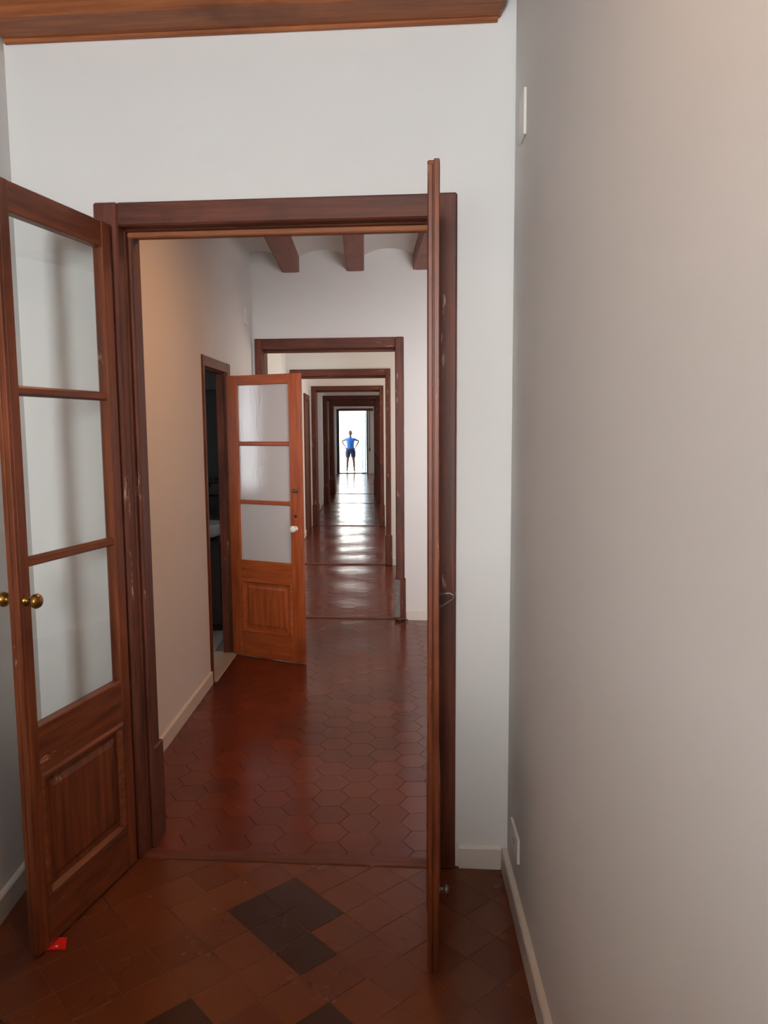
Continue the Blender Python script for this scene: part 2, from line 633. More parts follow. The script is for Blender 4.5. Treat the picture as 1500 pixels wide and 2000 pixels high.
WALLH = 3.25
for k, (y0, ol, orr, top, fl, fr_, ft) in enumerate(DOORS):
    xl = -1.32 if k in (0, 5) else -1.02
    xr = 0.62 if False else 2.3
    a, b, h = ol + fl * 0.55, orr - fr_ * 0.55, top - ft * 0.55
    wall_poly([(xl, -0.05), (a, -0.05), (a, h), (b, h), (b, -0.05), (xr, -0.05), (xr, WALLH), (xl, WALLH)], 0, TH, M['wall'], 'wall_front', (0, y0, 0), ANG)

# far wall with the balcony opening
wall_poly([(-1.5, -0.05), (-0.91, -0.05), (-0.91, 2.26), (0.10, 2.26), (0.10, -0.05), (2.4, -0.05), (2.4, WALLH), (-1.5, WALLH)], 0, 0.16, M['wall'], 'wall_back', (0, FAR_Y, 0), 0)

# hall: left, right and rear walls
struct(obj('wall_left', box(-1.34, -1.22, -3.0, 2.84, -0.05, WALLH), M['wall']))
wr = struct(obj('wall_right', prism([(right_x(-3.0), -3.0), (right_x(2.62), 2.62), (right_x(2.62) + 0.13, 2.62), (right_x(-3.0) + 0.28, -3.0)], 'z', -0.05, WALLH), M['wall']))
struct(obj('wall_rear', box(-1.34, 0.56, -3.15, -3.0, -0.05, WALLH), M['wall']))

struct(obj('wall_rear', box(-1.22, 0.39, -0.60, -0.46, -0.05, 1.36), M['wall']))  # added low screen, unseen; keeps daylight off the lower walls and floor

# left wall of the second room, with the bathroom doorway (local x runs along the wall)
LA = math.atan2(1.0, 0.0435)
L0 = (left2_x(2.86), 2.86)
LW = empty('wall_left_origin_tmp', (L0[0], L0[1], 0), LA)
bpy.data.objects.remove(LW)


def lw_s(y):                       # distance along that wall for a given y
    return (y - L0[1]) / math.sin(LA)


sa, sb = lw_s(4.775), lw_s(5.43)
w2l = struct(obj('wall_left', prism([(0.02, -0.05), (sa, -0.05), (sa, 2.02), (sb, 2.02), (sb, -0.05), (lw_s(6.44), -0.05), (lw_s(6.44), WALLH), (0.02, WALLH)], 'y', 0, 0.065), M['wall']))
w2l.location = (L0[0], L0[1], 0)
w2l.rotation_euler = (0, 0, LA)
for y0, y1 in ((6.62, 9.06), (9.24, 12.70), (12.88, 16.60), (16.78, 19.10)):
    struct(obj('wall_left', box(-1.02, -0.90, y0, y1, -0.05, WALLH), M['wall']))
struct(obj('wall_left', box(-1.34, -1.22, 19.15, 27.83, -0.05, WALLH), M['wall']))
for y0, y1, x in ((2.62, 6.15, 2.2), (6.40, 8.70, 2.16), (8.92, 12.36, 2.16), (12.58, 16.25, 2.16), (16.48, 18.76, 2.16), (18.98, 27.82, 2.16)):
    struct(obj('wall_right', box(x, x + 0.12, y0, y1, -0.05, WALLH), M['wall']))

# ceilings
c1 = struct(obj('ceiling', box(-1.34, 0.70, -3.15, 2.9, 3.20, 3.34), M['ceil']))
# timber along the top of the doorway wall
bb = bmesh.new()
add_box(bb, -1.22, 0.46, -0.155, 0.0, 2.925, 3.20, bev=0.006)
add_box(bb, 0.40, 0.476, -0.150, -0.002, 2.932, 3.20, bev=0.03, seg=3)
beam = obj('beam', bb, M['beam'], c1)
beam.location = (0, DOORS[0][0] - 0.0, 0)
beam.rotation_euler = (0, 0, ANG)
bm_ = bmesh.new()
add_box(bm_, -1.22, 0.45, -0.017, 0.0, 2.913, 2.930, bev=0.003)
add_box(bm_, -1.22, 0.45, -0.160, -0.150, 2.985, 2.999, bev=0.003)
bml = obj('moulding', bm_, M['beam'], beam)

for k in range(1, 9):
    jb = bmesh.new()
    add_box(jb, -1.22, 0.40 - 0.024 * k, -0.155, 0.0, 2.925, 3.20, bev=0.008)
    o = obj('joist', jb, M['beam'], c1)
    o.location = (0, DOORS[0][0] - 0.62 * k, 0)
    o.rotation_euler = (0, 0, ANG)
# vaults and joists over the second room
jx = [-1.19, -0.655, -0.130, 0.404, 0.94, 1.47, 2.0]
jw = 0.142
vb = bmesh.new()
for a, b in zip(jx, jx[1:]):
    x0, x1 = a + jw - 0.01, b + 0.01
    pts = []
    n = 12
    for k in range(n + 1):
        t = k / n
        pts.append((x0 + (x1 - x0) * t, 2.985 + 0.055 * (1 - (2 * t - 1) ** 2)))
    prof = [vb.verts.new((p[0], cross_y(2.80, p[0]), p[1])) for p in pts]
    prof2 = [vb.verts.new((p[0], 6.62, p[1])) for p in pts]
    tops = [vb.verts.new((p[0], cross_y(2.80, p[0]), 3.16)) for p in pts]
    tops2 = [vb.verts.new((p[0], 6.62, 3.16)) for p in pts]
    for k in range(n):
        vb.faces.new((prof[k], prof[k + 1], prof2[k + 1], prof2[k]))
        vb.faces.new((tops[k], tops2[k], tops2[k + 1], tops[k + 1]))
c2 = struct(obj('ceiling', vb, M['ceil'], None, True))
struct(obj('ceiling', box(-3.2, 2.4, 2.902, 6.5, 3.165, 3.30), M['ceil']))
for x in jx:
    jb = bmesh.new()
    ys = cross_y(2.81, x)
    add_box(jb, x, x + jw, ys, 6.45, 2.868, 3.12, bev=0.005)
    add_box(jb, x + 0.018, x + jw - 0.018, ys + 0.01, 6.44, 2.8655, 2.90, bev=0.002)
    obj('joist', jb, M['joist'], c2)
struct(obj('ceiling', box(-1.5, 2.4, 6.5, 27.98, 3.05, 3.30), M['ceil']))


# ------------------------------------------------------------------ door frames
def door_frame(k, y0, ol, orr, top, fl, fr_, ft, detail):
    d = struct(empty('door_%d' % (k + 1), (0, y0, 0), ANG))
    P = 0.026                       # how far the casing stands proud of the plaster
    il, ir, it = ol + fl, orr - fr_, top - ft
    bv = 0.006
    bm = box(ol, il, -P, 0.03, 0.0, top, bev=bv)
    obj('jamb', bm, M['frameZ'], d)
    obj('jamb', box(ir, orr, -P, 0.03, 0.0, top, bev=bv), M['frameZ'], d)
    obj('lintel', box(il - 0.002, ir + 0.002, -P + 0.001, 0.03, it, top - 0.001, bev=bv), M['frameX'], d)
    # lining of the reveal
    obj('jamb_lining', box(il - 0.022, il + 0.004, 0.028, TH + 0.012, 0.0, it, bev=0.003), M['frameZ'], d)
    obj('jamb_lining', box(ir - 0.004, ir + 0.022, 0.028, TH + 0.012, 0.0, it, bev=0.003), M['frameZ'], d)
    obj('head_lining', box(il + 0.004, ir - 0.004, 0.028, TH + 0.012, it - 0.004, it + 0.02, bev=0.003), M['frameX'], d)
    # stop beads
    obj('stop_bead', box(il + 0.004, ir - 0.004, 0.045, 0.075, it - 0.024, it - 0.003, bev=0.004), M['beam'] if k == 0 else M['frameX'], d)  # first head bead in lighter wood: wear and stronger light put into the colour
    if k == 0:
        obj('stop_bead', box(il + 0.003, il + 0.020, 0.050, 0.075, 0.0, it - 0.02, bev=0.004), M['frameZ'], d)
        obj('stop_bead', box(ir - 0.020, ir - 0.003, 0.050, 0.075, 0.0, it - 0.02, bev=0.004), M['frameZ'], d)
    # casing on the far side of the wall
    obj('jamb', box(ol, il, TH, TH + P, 0.0, top, bev=bv), M['frameZ'], d)
    obj('jamb', box(ir, orr, TH, TH + P, 0.0, top, bev=bv), M['frameZ'], d)
    obj('lintel', box(il, ir, TH, TH + P, it, top, bev=bv), M['frameX'], d)
    # taller plinth blocks at the foot of the jambs
    ph = 0.36
    for side in (0, 1):
        x0, x1 = (ol - 0.004, il + 0.012) if side == 0 else (ir - 0.012, orr + 0.010)
        if k == 0:
            y_a, y_b = 0.06, TH + 0.030
            x0, x1 = (il - 0.01, il + 0.014) if side == 0 else (ir - 0.014, ir + 0.01)
            obj('plinth_block', box(x0, x1, y_a, y_b, 0.0, 0.385, bev=0.005), M['frameZ'], d)
        else:
            pb = obj('plinth_block', box(x0, x1, -P - 0.012, TH + 0.03, 0.0, ph, bev=0.007), M['frameZ'], d)
            if k == 1 and side == 1:
                gp = obj('metal_plate', box(ir - 0.013, ir + 0.036, -P - 0.017, -P - 0.011, 0.03, ph - 0.010, bev=0.002), M['iron'], pb)
                gp['label'] = 'worn grey metal plate'
    if detail:
        tb = bmesh.new()
        add_box(tb, il - 0.02, ir + 0.02, -0.022, 0.042, -0.03, 0.004, bev=0.003)
        obj('threshold', tb, M['frameX'], d)
    else:
        obj('threshold', box(il, ir, 0.02, 0.075, -0.03, 0.006, bev=0.003), M['frameX'], d)
    return d


frames = [door_frame(k, *D, k == 0) for k, D in enumerate(DOORS)]

# bathroom door frame in the left wall
d7 = struct(empty('door_7', (L0[0], L0[1], 0), LA))
s0, s1 = lw_s(4.753), lw_s(5.515)
i0, i1 = lw_s(4.793), lw_s(5.42)
obj('jamb', box(s0, i0, -0.012, 0.07, 0.0, 2.058, bev=0.004), M['leafZ'], d7)
obj('jamb', box(i1, s1, -0.012, 0.02, 0.0, 2.058, bev=0.004), M['leafZ'], d7)
obj('lintel', box(i0 - 0.001, i1 + 0.001, -0.011, 0.02, 1.992, 2.057, bev=0.004), M['leafX'], d7)
obj('jamb_lining', box(i1 - 0.004, i1 + 0.02, 0.018, 0.072, 0.0, 1.995, bev=0.003), M['frameZ'], d7)
obj('head_lining', box(i0, i1, 0.018, 0.072, 1.985, 2.01, bev=0.003), M['frameX'], d7)
obj('threshold', box(i0, i1 + 0.03, -0.03, 0.16, -0.03, 0.006, bev=0.003), M['bathfloor'], d7)

# jamb of a side doorway in the left wall of the fourth room
d8 = struct(empty('door_8', (-0.90, 11.6, 0), HP))
obj('jamb', box(0.0, 0.09, -0.03, 0.02, 0, 2.14, bev=0.005), M['frameZ'], d8)
obj('jamb', box(0.80, 0.89, -0.03, 0.02, 0, 2.14, bev=0.005), M['frameZ'], d8)
obj('lintel', box(0.09, 0.80, -0.029, 0.02, 2.05, 2.139, bev=0.005), M['frameX'], d8)
obj('panel', box(0.09, 0.80, -0.012, 0.01, 0, 2.05, bev=0.003), M['frameZ'], d8)


# ------------------------------------------------------------------ skirting
def skirting(name, p, q, h=0.084, t=0.02):
    """runs from p to q on the floor; its face lies to the left of p->q"""
    L = math.hypot(q[0] - p[0], q[1] - p[1])
    bm = prism([(0, 0), (t, 0), (t, h - 0.006), (t - 0.004, h), (0, h)], 'x', 0, L)
    o = struct(obj(name, bm, M['skirting']))
    o.location = (p[0], p[1], 0)
    o.rotation_euler = (0, 0, math.atan2(q[1] - p[1], q[0] - p[0]))
    return o


skirting('baseboard_right', (right_x(0.5), 0.5), (right_x(2.633), 2.633))
fy = lambda x, y0: cross_y(y0, x)
skirting('baseboard_front', (right_x(2.64) - 0.021, fy(right_x(2.64) - 0.021, DOORS[0][0])), (0.333, fy(0.333, DOORS[0][0])), 0.082, 0.016)
skirting('baseboard_front', (-0.938, fy(-0.938, DOORS[0][0])), (-1.199, fy(-1.199, DOORS[0][0])), 0.082, 0.016)
skirting('baseboard_left', (-1.22, 2.80), (-1.22, 0.3))
skirting('baseboard_left', (left2_x(4.75), 4.75), (left2_x(2.92), 2.92), 0.082, 0.014)
skirting('baseboard_left', (left2_x(6.40), 6.40), (left2_x(5.53), 5.53), 0.082, 0.014)
skirting('baseboard_front', (1.88, fy(1.88, DOORS[1][0])), (0.345, fy(0.345, DOORS[1][0])), 0.084, 0.016)
for y0, y1 in ((6.64, 9.03), (9.26, 11.58), (12.90, 16.58), (16.8, 19.08)):
    skirting('baseboard_left', (-0.90, y1), (-0.90, y0), 0.09, 0.014)
skirting('baseboard_left', (-1.22, 27.8), (-1.22, 19.4), 0.09, 0.014)
for k in (2, 3, 4, 5):
    skirting('baseboard_front', (2.10, fy(2.10, DOORS[k][0])), (DOORS[k][2] + 0.014, fy(DOORS[k][2] + 0.014, DOORS[k][0])), 0.084, 0.016)
skirting('baseboard_back', (2.14, FAR_Y), (0.24, FAR_Y), 0.09, 0.016)


# ------------------------------------------------------------------ glazed door leaves
def glazed_leaf(name, hinge, free, height, lower, y0, t, st, bars, glass_b, glass_t, pan, mats, pane_mat, rebate, lower_free=None):
    """local x runs from the hinge to the free edge; the leaf fills local y from y0 to y0+t"""
    dx, dy = free[0] - hinge[0], free[1] - hinge[1]
    Lw = math.hypot(dx, dy)
    r = empty(name, (hinge[0], hinge[1], 0), math.atan2(dy, dx))
    mz, mx = mats
    y1 = y0 + t
    ym = (y0 + y1) / 2
    b = 0.003
    obj('stile', box(0, st[0], y0, y1, lower, height, bev=b), mz, r)
    fs = bmesh.new()
    add_box(fs, Lw - st[1], Lw - 0.012, y0, y1, lower, height, bev=b)
    # rebated meeting edge: two tongues with a groove between
    add_box(fs, Lw - 0.016, Lw - 0.002, y0 + 0.001, y0 + t * 0.42, lower, height - rebate[0], bev=0.002)
    add_box(fs, Lw - 0.016, Lw, y0 + t * 0.50, y1 - 0.001, lower, height - rebate[1], bev=0.002)
    obj('stile', fs, mz, r)
    obj('top_rail', box(st[0] - 0.001, Lw - st[1] + 0.001, y0 + 0.001, y1 - 0.001, glass_t, height - 0.001, bev=b), mx, r)
    pt, pb_ = pan[1], pan[0]
    obj('lock_rail', box(st[0] - 0.001, Lw - st[1] + 0.001, y0 + 0.001, y1 - 0.001, pt, glass_b, bev=b), mx, r)
    obj('bottom_rail', box(st[0] - 0.001, Lw - st[1] + 0.001, y0 + 0.001, y1 - 0.001, lower, pb_, bev=b), mx, r)
    gx0, gx1 = st[0], Lw - st[1]
    for z in bars:
        bb_ = bmesh.new()
        add_prism(bb_, [(y0 + 0.004, z - 0.008), (ym - 0.004, z - 0.015), (ym + 0.004, z - 0.015), (y1 - 0.004, z - 0.008),
                        (y1 - 0.004, z + 0.008), (ym + 0.004, z + 0.015), (ym - 0.004, z + 0.015), (y0 + 0.004, z + 0.008)], 'x', gx0 - 0.02, gx1 + 0.004)
        obj('glazing_bar', bb_, mx, r)
    zs = [glass_b] + [z for z in sorted(bars)] + [glass_t]
    for a, c in zip(zs, zs[1:]):
        lo = a if a == glass_b else a + 0.013
        hi = c if c == glass_t else c - 0.013
        obj('pane', box(gx0 - 0.004, gx1 + 0.004, ym - 0.002, ym + 0.002, lo - 0.004, hi + 0.004), pane_mat, r)
    # beads round the glass
    pbm = bmesh.new()
    for s, yy in ((-1, y0), (1, y1)):
        inn = yy - s * 0.013
        add_box(pbm, gx0 + 0.012, gx1 - 0.012, min(inn, inn - s * 0.008), max(inn, inn - s * 0.008), pb_ + 0.012, pt - 0.012)
        fld = yy - s * 0.006
        # raised field with a bevelled margin
        m_ = 0.062
        lo = [pbm.verts.new(p) for p in ((gx0 + m_ - 0.018, inn, pb_ + m_ - 0.018), (gx1 - m_ + 0.018, inn, pb_ + m_ - 0.018), (gx1 - m_ + 0.018, inn, pt - m_ + 0.018), (gx0 + m_ - 0.018, inn, pt - m_ + 0.018))]
        hi = [pbm.verts.new(p) for p in ((gx0 + m_, fld, pb_ + m_), (gx1 - m_, fld, pb_ + m_), (gx1 - m_, fld, pt - m_), (gx0 + m_, fld, pt - m_))]
        pbm.faces.new(hi)
        for k in range(4):
            pbm.faces.new((lo[k], lo[(k + 1) % 4], hi[(k + 1) % 4], hi[k]))
    pn = obj('panel', pbm, mz, r)
    mb = bmesh.new()
    for s, yy in ((-1, y0), (1, y1)):
        ring_frame(mb, gx0 - 0.004, gx1 + 0.004, pb_ - 0.004, pt + 0.004, 0.030, yy - s * 0.004, yy + s * 0.004, yy - s * 0.014)
    obj('moulding', mb, mx, pn)
    for z in (0.25, height * 0.5, height - 0.25):
        hb = bmesh.new()
        add_lathe(hb, [(0, -0.045), (0.006, -0.043), (0.006, 0.043), (0, 0.045)], (-0.004, ym, z), (0, 0, 1), 10)
        obj('hinge', hb, M['darkiron'], r, True)
    return r, Lw, ym


KNOB = [(0.0, 0.0), (0.017, 0.0), (0.018, 0.004), (0.009, 0.007), (0.008, 0.022), (0.013, 0.026), (0.022, 0.032), (0.024, 0.040), (0.020, 0.048), (0.010, 0.053), (0.0, 0.054)]


def knob(parent, x, y, z, s, mat, scale=1.0, prof=KNOB, name='knob'):
    bm = bmesh.new()
    add_lathe(bm, [(r * scale, h * scale) for r, h in prof], (x, y, z), (0, s, 0), 20)
    return obj(name, bm, mat, parent, True)


LEAFM = (M['leafZ'], M['leafX'])
dl, Lw, ym = glazed_leaf('glazed_door', (-0.858, 2.728), (-1.003, 2.208), 2.300, 0.008, -0.038, 0.038, (0.052, 0.052), (1.215, 1.717), 0.714, 2.213, (0.160, 0.562), LEAFM, M['glass'], (0.0, 0.0))
thing(dl, 'narrow red brown wooden door leaf with three clear panes and a brass knob, folded back by the left wall', 'door')
knob(dl, Lw - 0.028, 0.0, 1.107, 1, M['brass'], 0.95)['label'] = 'brass knob'
knob(dl, Lw - 0.028, -0.038, 1.107, -1, M['brass'], 0.95)['label'] = 'brass knob'

dr, Lr, ymr = glazed_leaf('glazed_door', (0.2365, 2.640), (0.1895, 2.100), 2.306, 0.004, -0.0165, 0.033, (0.052, 0.052), (1.215, 1.717), 0.714, 2.213, (0.160, 0.562), LEAFM, M['glass'], (0.012, 0.0))
thing(dr, 'red brown wooden door leaf seen edge-on in front of the right jamb', 'door')
hk = bmesh.new()
add_tube(hk, [(Lr - 0.03, 0.016, 1.135), (Lr - 0.03, 0.045, 1.138), (Lr - 0.03, 0.056, 1.132), (Lr - 0.032, 0.056, 1.122), (Lr - 0.04, 0.03, 1.102), (Lr - 0.045, 0.016, 1.094)], 0.0035, 8)
obj('handle', hk, M['iron'], dr, True)['label'] = 'bent wire handle'
knob(dr, Lr - 0.03, 0.0165, 0.250, 1, M['iron'], 0.55)['label'] = 'small round bolt knob'
OR = (M['orangeZ'], M['orangeX'])
do, Lo, ymo = glazed_leaf('glazed_door', (-0.950, 5.386), (-0.424, 5.112), 1.970, 0.008, 0.0, 0.036, (0.085, 0.088), (1.102, 1.505), 0.695, 1.902, (0.182, 0.560), OR, M['frosted'], (0.0, 0.0))
thing(do, 'orange brown wooden door leaf with three frosted panes, standing open from the left wall', 'door')
knob(do, Lo - 0.045, 0.0, 0.938, -1, M['porcelain'], 1.0)['label'] = 'white porcelain knob'
lk = bmesh.new()
add_box(lk, Lo - 0.062, Lo - 0.026, -0.010, 0.0, 1.180, 1.204, bev=0.003)
add_lathe(lk, [(0, 0), (0.009, 0.0), (0.009, 0.014), (0, 0.017)], (Lo - 0.030, -0.008, 1.194), (0, -1, 0), 12)
obj('latch', lk, M['iron'], do, True)
kp = bmesh.new()
add_lathe(kp, [(0, 0), (0.010, 0.0), (0.009, 0.003), (0.004, 0.003), (0.004, 0.0)], (Lo - 0.045, 0.0, 1.02), (0, -1, 0), 12)
obj('keyhole_plate', kp, M['darkiron'], do)


# ------------------------------------------------------------------ small fittings
def wall_plate(name, pos, rz, w, h, label, cat, slots):
    """local x along the wall, local -y out of it"""
    r = empty(name, pos, rz)
    obj('cover', box(-w / 2, w / 2, -0.009, 0.0, -h / 2, h / 2, bev=0.003, seg=2), M['plastic'], r)
    for z in slots:
        bm = bmesh.new()
        add_lathe(bm, [(0.022, 0.0), (0.0225, 0.0005), (0.020, 0.0008), (0.019, -0.0001), (0.0, -0.0001)], (0, -0.0088, z), (0, -1, 0), 20)
        sk = obj('outlet', bm, M['plastic'], r)
        hb = bmesh.new()
        for s in (-1, 1):
            add_lathe(hb, [(0.0, 0.0012), (0.0028, 0.0012), (0.0028, 0.0), (0.0, 0.0)], (s * 0.0095, -0.0090, z), (0, -1, 0), 8)
        obj('hole', hb, M['hole'], sk)
    thing(r, label, cat)
    return r


RA = math.atan2(1, 0.0431)
wall_plate('cover_plate', (right_x(2.44), 2.44, 2.543), RA + math.pi, 0.09, 0.135, 'white blank cover plate high on the right wall near the corner', 'cover plate', ())
so = wall_plate('wall_socket', (right_x(2.42), 2.42, 0.232), RA + math.pi, 0.155, 0.084, 'white wall socket low on the right wall above the skirting', 'socket', (0.0,))
wall_plate('cover_plate', (left2_x(6.16), 6.16, 2.478), LA, 0.12, 0.12, 'white blank cover plate high on the left wall above the orange door', 'cover plate', ())

# red scrap lying under the left leaf
rp = bmesh.new()
pts = [(-1.010, 2.246), (-0.940, 2.246), (-0.957, 2.302), (-1.000, 2.300)]
lo = [rp.verts.new((p[0], p[1], 0.0010)) for p in pts]
hi = [rp.verts.new((p[0], p[1], 0.0040 + 0.002 * k % 0.004)) for k, p in enumerate(pts)]
rp.faces.new(lo[::-1])
rp.faces.new(hi)
for k in range(4):
    rp.faces.new((lo[k], lo[(k + 1) % 4], hi[(k + 1) % 4], hi[k]))
red = obj('paper_scrap', rp, M['red'])
thing(red, 'bright red folded scrap lying on the tiles under the left door leaf', 'paper')
mk = bmesh.new()
add_lathe(mk, [(0.0, 0.0012), (0.004, 0.001), (0.0045, 0.0)], (-0.972, 2.258, 0.0052), (0, 0, 1), 10)
obj('mark', mk, M['redpale'], red)['label'] = 'pale spot'

# wire door hook at the foot of the second doorway
wx, wy = 0.262, cross_y(DOORS[1][0], 0.262) - 0.043
dh = empty('door_hook', (wx, wy, 0), ANG)
hb = bmesh.new()
add_tube(hb, [(-0.012, -0.004, 0.012), (0.01, -0.008, 0.016), (0.05, -0.008, 0.020), (0.092, -0.006, 0.012)], 0.0032, 8)
obj('wire', hb, M['iron'], dh, True)
hb = bmesh.new()
add_lathe(hb, [(0, 0), (0.010, 0), (0.010, 0.012), (0.006, 0.02), (0, 0.022)], (0.022, 0.002, 0.012), (0, -1, 0), 12)
obj('eye', hb, M['iron'], dh, True)
thing(dh, 'small metal door hook at the foot of the second doorway, right jamb', 'hook')

# ------------------------------------------------------------------ bathroom seen through the narrow gap
struct(obj('floor', box(-2.5, -1.10, 4.0, 6.46, -0.20, 0.004), M['bathfloor']))
struct(obj('wall_back', box(-2.5, -1.10, 6.46, 6.56, -0.05, 3.16), M['bathtile']))
struct(obj('wall_left', box(-2.6, -2.5, 4.0, 6.56, -0.05, 3.16), M['bathtile']))
struct(obj('wall_front', box(-2.5, -1.20, 3.9, 4.0, -0.05, 3.16), M['bathtile']))
w2 = struct(empty('window_2', (-2.5, 4.51, 0), -HP))
for x0, x1 in ((-0.12, -0.075), (0.075, 0.12)):
    obj('window_frame', box(x0, x1, 0.0, 0.06, 1.02, 2.12, bev=0.004), M['plastic'], w2)
for z0, z1 in ((1.02, 1.06), (1.90, 1.925), (2.075, 2.12)):
    obj('window_frame', box(-0.0745, 0.0745, 0.001, 0.059, z0, z1, bev=0.004), M['plastic'], w2)
vn = empty('vanity_cabinet', (-1.36, 6.23, 0.004))
obj('body', box(-0.22, 0.22, -0.19, 0.22, 0.0, 0.72, bev=0.006), M['vanity'], vn)
for s in (-1, 1):
    dd = obj('cabinet_door', box(min(s * 0.004, s * 0.215), max(s * 0.004, s * 0.215), -0.207, -0.191, 0.06, 0.70, bev=0.004), M['vanity'], vn)
    kb = bmesh.new()
    add_lathe(kb, [(0, 0), (0.006, 0), (0.006, 0.012), (0.011, 0.016), (0.009, 0.022), (0, 0.024)], (s * 0.035, -0.206, 0.55), (0, -1, 0), 12)
    obj('knob', kb, M['iron'], dd, True)
thing(vn, 'dark washstand cabinet under the basin in the dim bathroom', 'cabinet')
ba = empty('washbasin', (-1.36, 6.21, 0.726))
bm = bmesh.new()
prof = [(0.0, 0.0), (0.12, 0.0), (0.19, 0.03), (0.232, 0.10), (0.24, 0.125), (0.232, 0.13), (0.215, 0.125), (0.17, 0.05), (0.08, 0.022), (0.0, 0.018)]
add_lathe(bm, prof, (0, 0, 0), (0, 0, 1), 28)
for v in bm.verts:
    v.co.x *= 1.0
    v.co.y *= 0.88
obj('bowl', bm, M['porcelain'], ba, True)
tb = bmesh.new()
add_tube(tb, [(0, 0.198, 0.12), (0, 0.198, 0.24), (0, 0.175, 0.27), (0, 0.12, 0.27), (0, 0.09, 0.25)], 0.011, 10)
obj('tap', tb, M['iron'], ba, True)
thing(ba, 'white round washbasin glimpsed in the bathroom doorway', 'washbasin')
dp = empty('soap_dispenser', (-1.27, 6.46, 0.0))
obj('body', box(-0.07, 0.07, -0.09, 0.0, 0.90, 1.06, bev=0.008), M['black'], dp)
obj('lever', box(-0.045, 0.045, -0.10, -0.088, 0.905, 0.935, bev=0.003), M['darkiron'], dp)
thing(dp, 'black box fixed on the dark bathroom wall above the basin', 'dispenser')
sh = empty('wall_shelf', (-1.30, 6.46, 0.0))
obj('board', box(-0.2, 0.2, -0.12, 0.0, 1.165, 1.20, bev=0.004), M['black'], sh)
obj('bracket', box(-0.01, 0.01, -0.10, 0.0, 1.13, 1.166, bev=0.002), M['darkiron'], sh)
thing(sh, 'narrow black shelf on the dark bathroom wall', 'shelf')
mc = empty('wall_cabinet', (-1.36, 6.46, 0.0))
obj('body', box(-0.25, 0.25, -0.16, 0.0, 1.93, 2.45, bev=0.006), M['mirrorcab'], mc)
for s in (-1, 1):
    obj('cabinet_door', box(min(s * 0.003, s * 0.245), max(s * 0.003, s * 0.245), -0.176, -0.161, 1.945, 2.44, bev=0.003), M['mirrorcab'], mc)
thing(mc, 'grey green cabinet hung high on the bathroom wall', 'cabinet')

# ------------------------------------------------------------------ far balcony opening
wn = struct(empty('window_1', (0, FAR_Y, 0), 0))
obj('window_frame', box(-0.985, -0.892, -0.03, 0.14, 0.0, 2.318, bev=0.006), M['darkframe'], wn)
obj('window_frame', box(0.082, 0.130, -0.03, 0.14, 0.0, 2.318, bev=0.006), M['darkframe'], wn)
obj('window_frame', box(-0.893, 0.083, -0.029, 0.14, 2.243, 2.317, bev=0.006), M['darkframe'], wn)
obj('lintel', box(-0.90, 0.33, -0.05, -0.028, 2.245, 2.335, bev=0.005), M['frameX'], wn)
obj('sill', box(-0.893, 0.083, -0.06, 0.16, -0.03, 0.03, bev=0.006), M['darkframe'], wn)
# shutter strap on the wall beside the opening
sp = empty('shutter_strap', (0.20, FAR_Y - 0.004, 0))
obj('strap', box(-0.011, 0.011, -0.006, 0.0, 0.90, 2.24, bev=0.001), M['strap'], sp)
obj('winder', box(-0.02, 0.02, -0.03, 0.0, 0.80, 0.92, bev=0.004), M['darkframe'], sp)
thing(sp, 'thin dark shutter strap on the end wall right of the bright balcony opening', 'strap')

# balcony and shutter leaf outside
struct(obj('trim_1', box(-1.7, 0.9, 27.99, 28.95, -0.16, -0.03, bev=0.01), M['street']))
ss = empty('shutter', (0.078, 28.0, 0.0), math.atan2(0.50, -0.135))
obj('stile', box(0, 0.06, 0, 0.034, 0.0, 2.22, bev=0.003), M['blueshutter'], ss)
obj('stile', box(0.46, 0.52, 0, 0.034, 0.0, 2.22, bev=0.003), M['blueshutter'], ss)
for z0, z1 in ((0.0, 0.14), (0.52, 0.60), (1.38, 1.46), (2.12, 2.22)):
    obj('rail', box(0.06, 0.46, 0.001, 0.033, z0, z1, bev=0.003), M['blueshutter'], ss)
for z0, z1 in ((0.14, 0.52), (0.60, 1.38), (1.46, 2.12)):
    pn = obj('panel', box(0.055, 0.465, 0.010, 0.024, z0 - 0.005, z1 + 0.005), M['blueshutter'], ss)
    mb = bmesh.new()
    ring_frame(mb, 0.062, 0.458, z0 + 0.002, z1 - 0.002, 0.03, 0.030, 0.036, 0.022)
    ring_frame(mb, 0.062, 0.458, z0 + 0.002, z1 - 0.002, 0.03, 0.004, -0.002, 0.012)
    obj('moulding', mb, M['blueline'], pn)
for z in (0.3, 1.9):
    hb = bmesh.new()
    add_lathe(hb, [(0, -0.04), (0.008, -0.038), (0.008, 0.038), (0, 0.04)], (-0.004, 0.017, z), (0, 0, 1), 10)
    obj('hinge', hb, M['darkiron'], ss)
thing(ss, 'pale blue panelled shutter leaf swung open outside the far balcony opening', 'shutter')

# house across the street and the street below
bd = empty('building', (0, 40, -5.0))
wb = bmesh.new()
add_box(wb, -12, 12, 0, 6, 0, 14)
obj('facade', wb, M['facade'], bd)
obj('cornice', box(-12.2, 12.2, -0.3, 0.1, 13.4, 14.1, bev=0.05), M['facade'], bd)
for px in (-9, -6, -3.6, 2.6, 5.2, 8.4):
    for pz in (1.0, 4.6, 8.2):
        f = obj('window', box(px - 0.6, px + 0.6, -0.08, 0.05, pz, pz + 2.3, bev=0.02), M['facade'], bd)
        obj('pane', box(px - 0.48, px + 0.48, -0.09, -0.075, pz + 0.12, pz + 2.18), M['blueshutter'], f)
thing(bd, 'sunlit white house front across the street, seen through the far opening', 'building')
struct(obj('ground', box(-40, 40, 28.96, 40.0, -5.2, -5.0), M['street']))

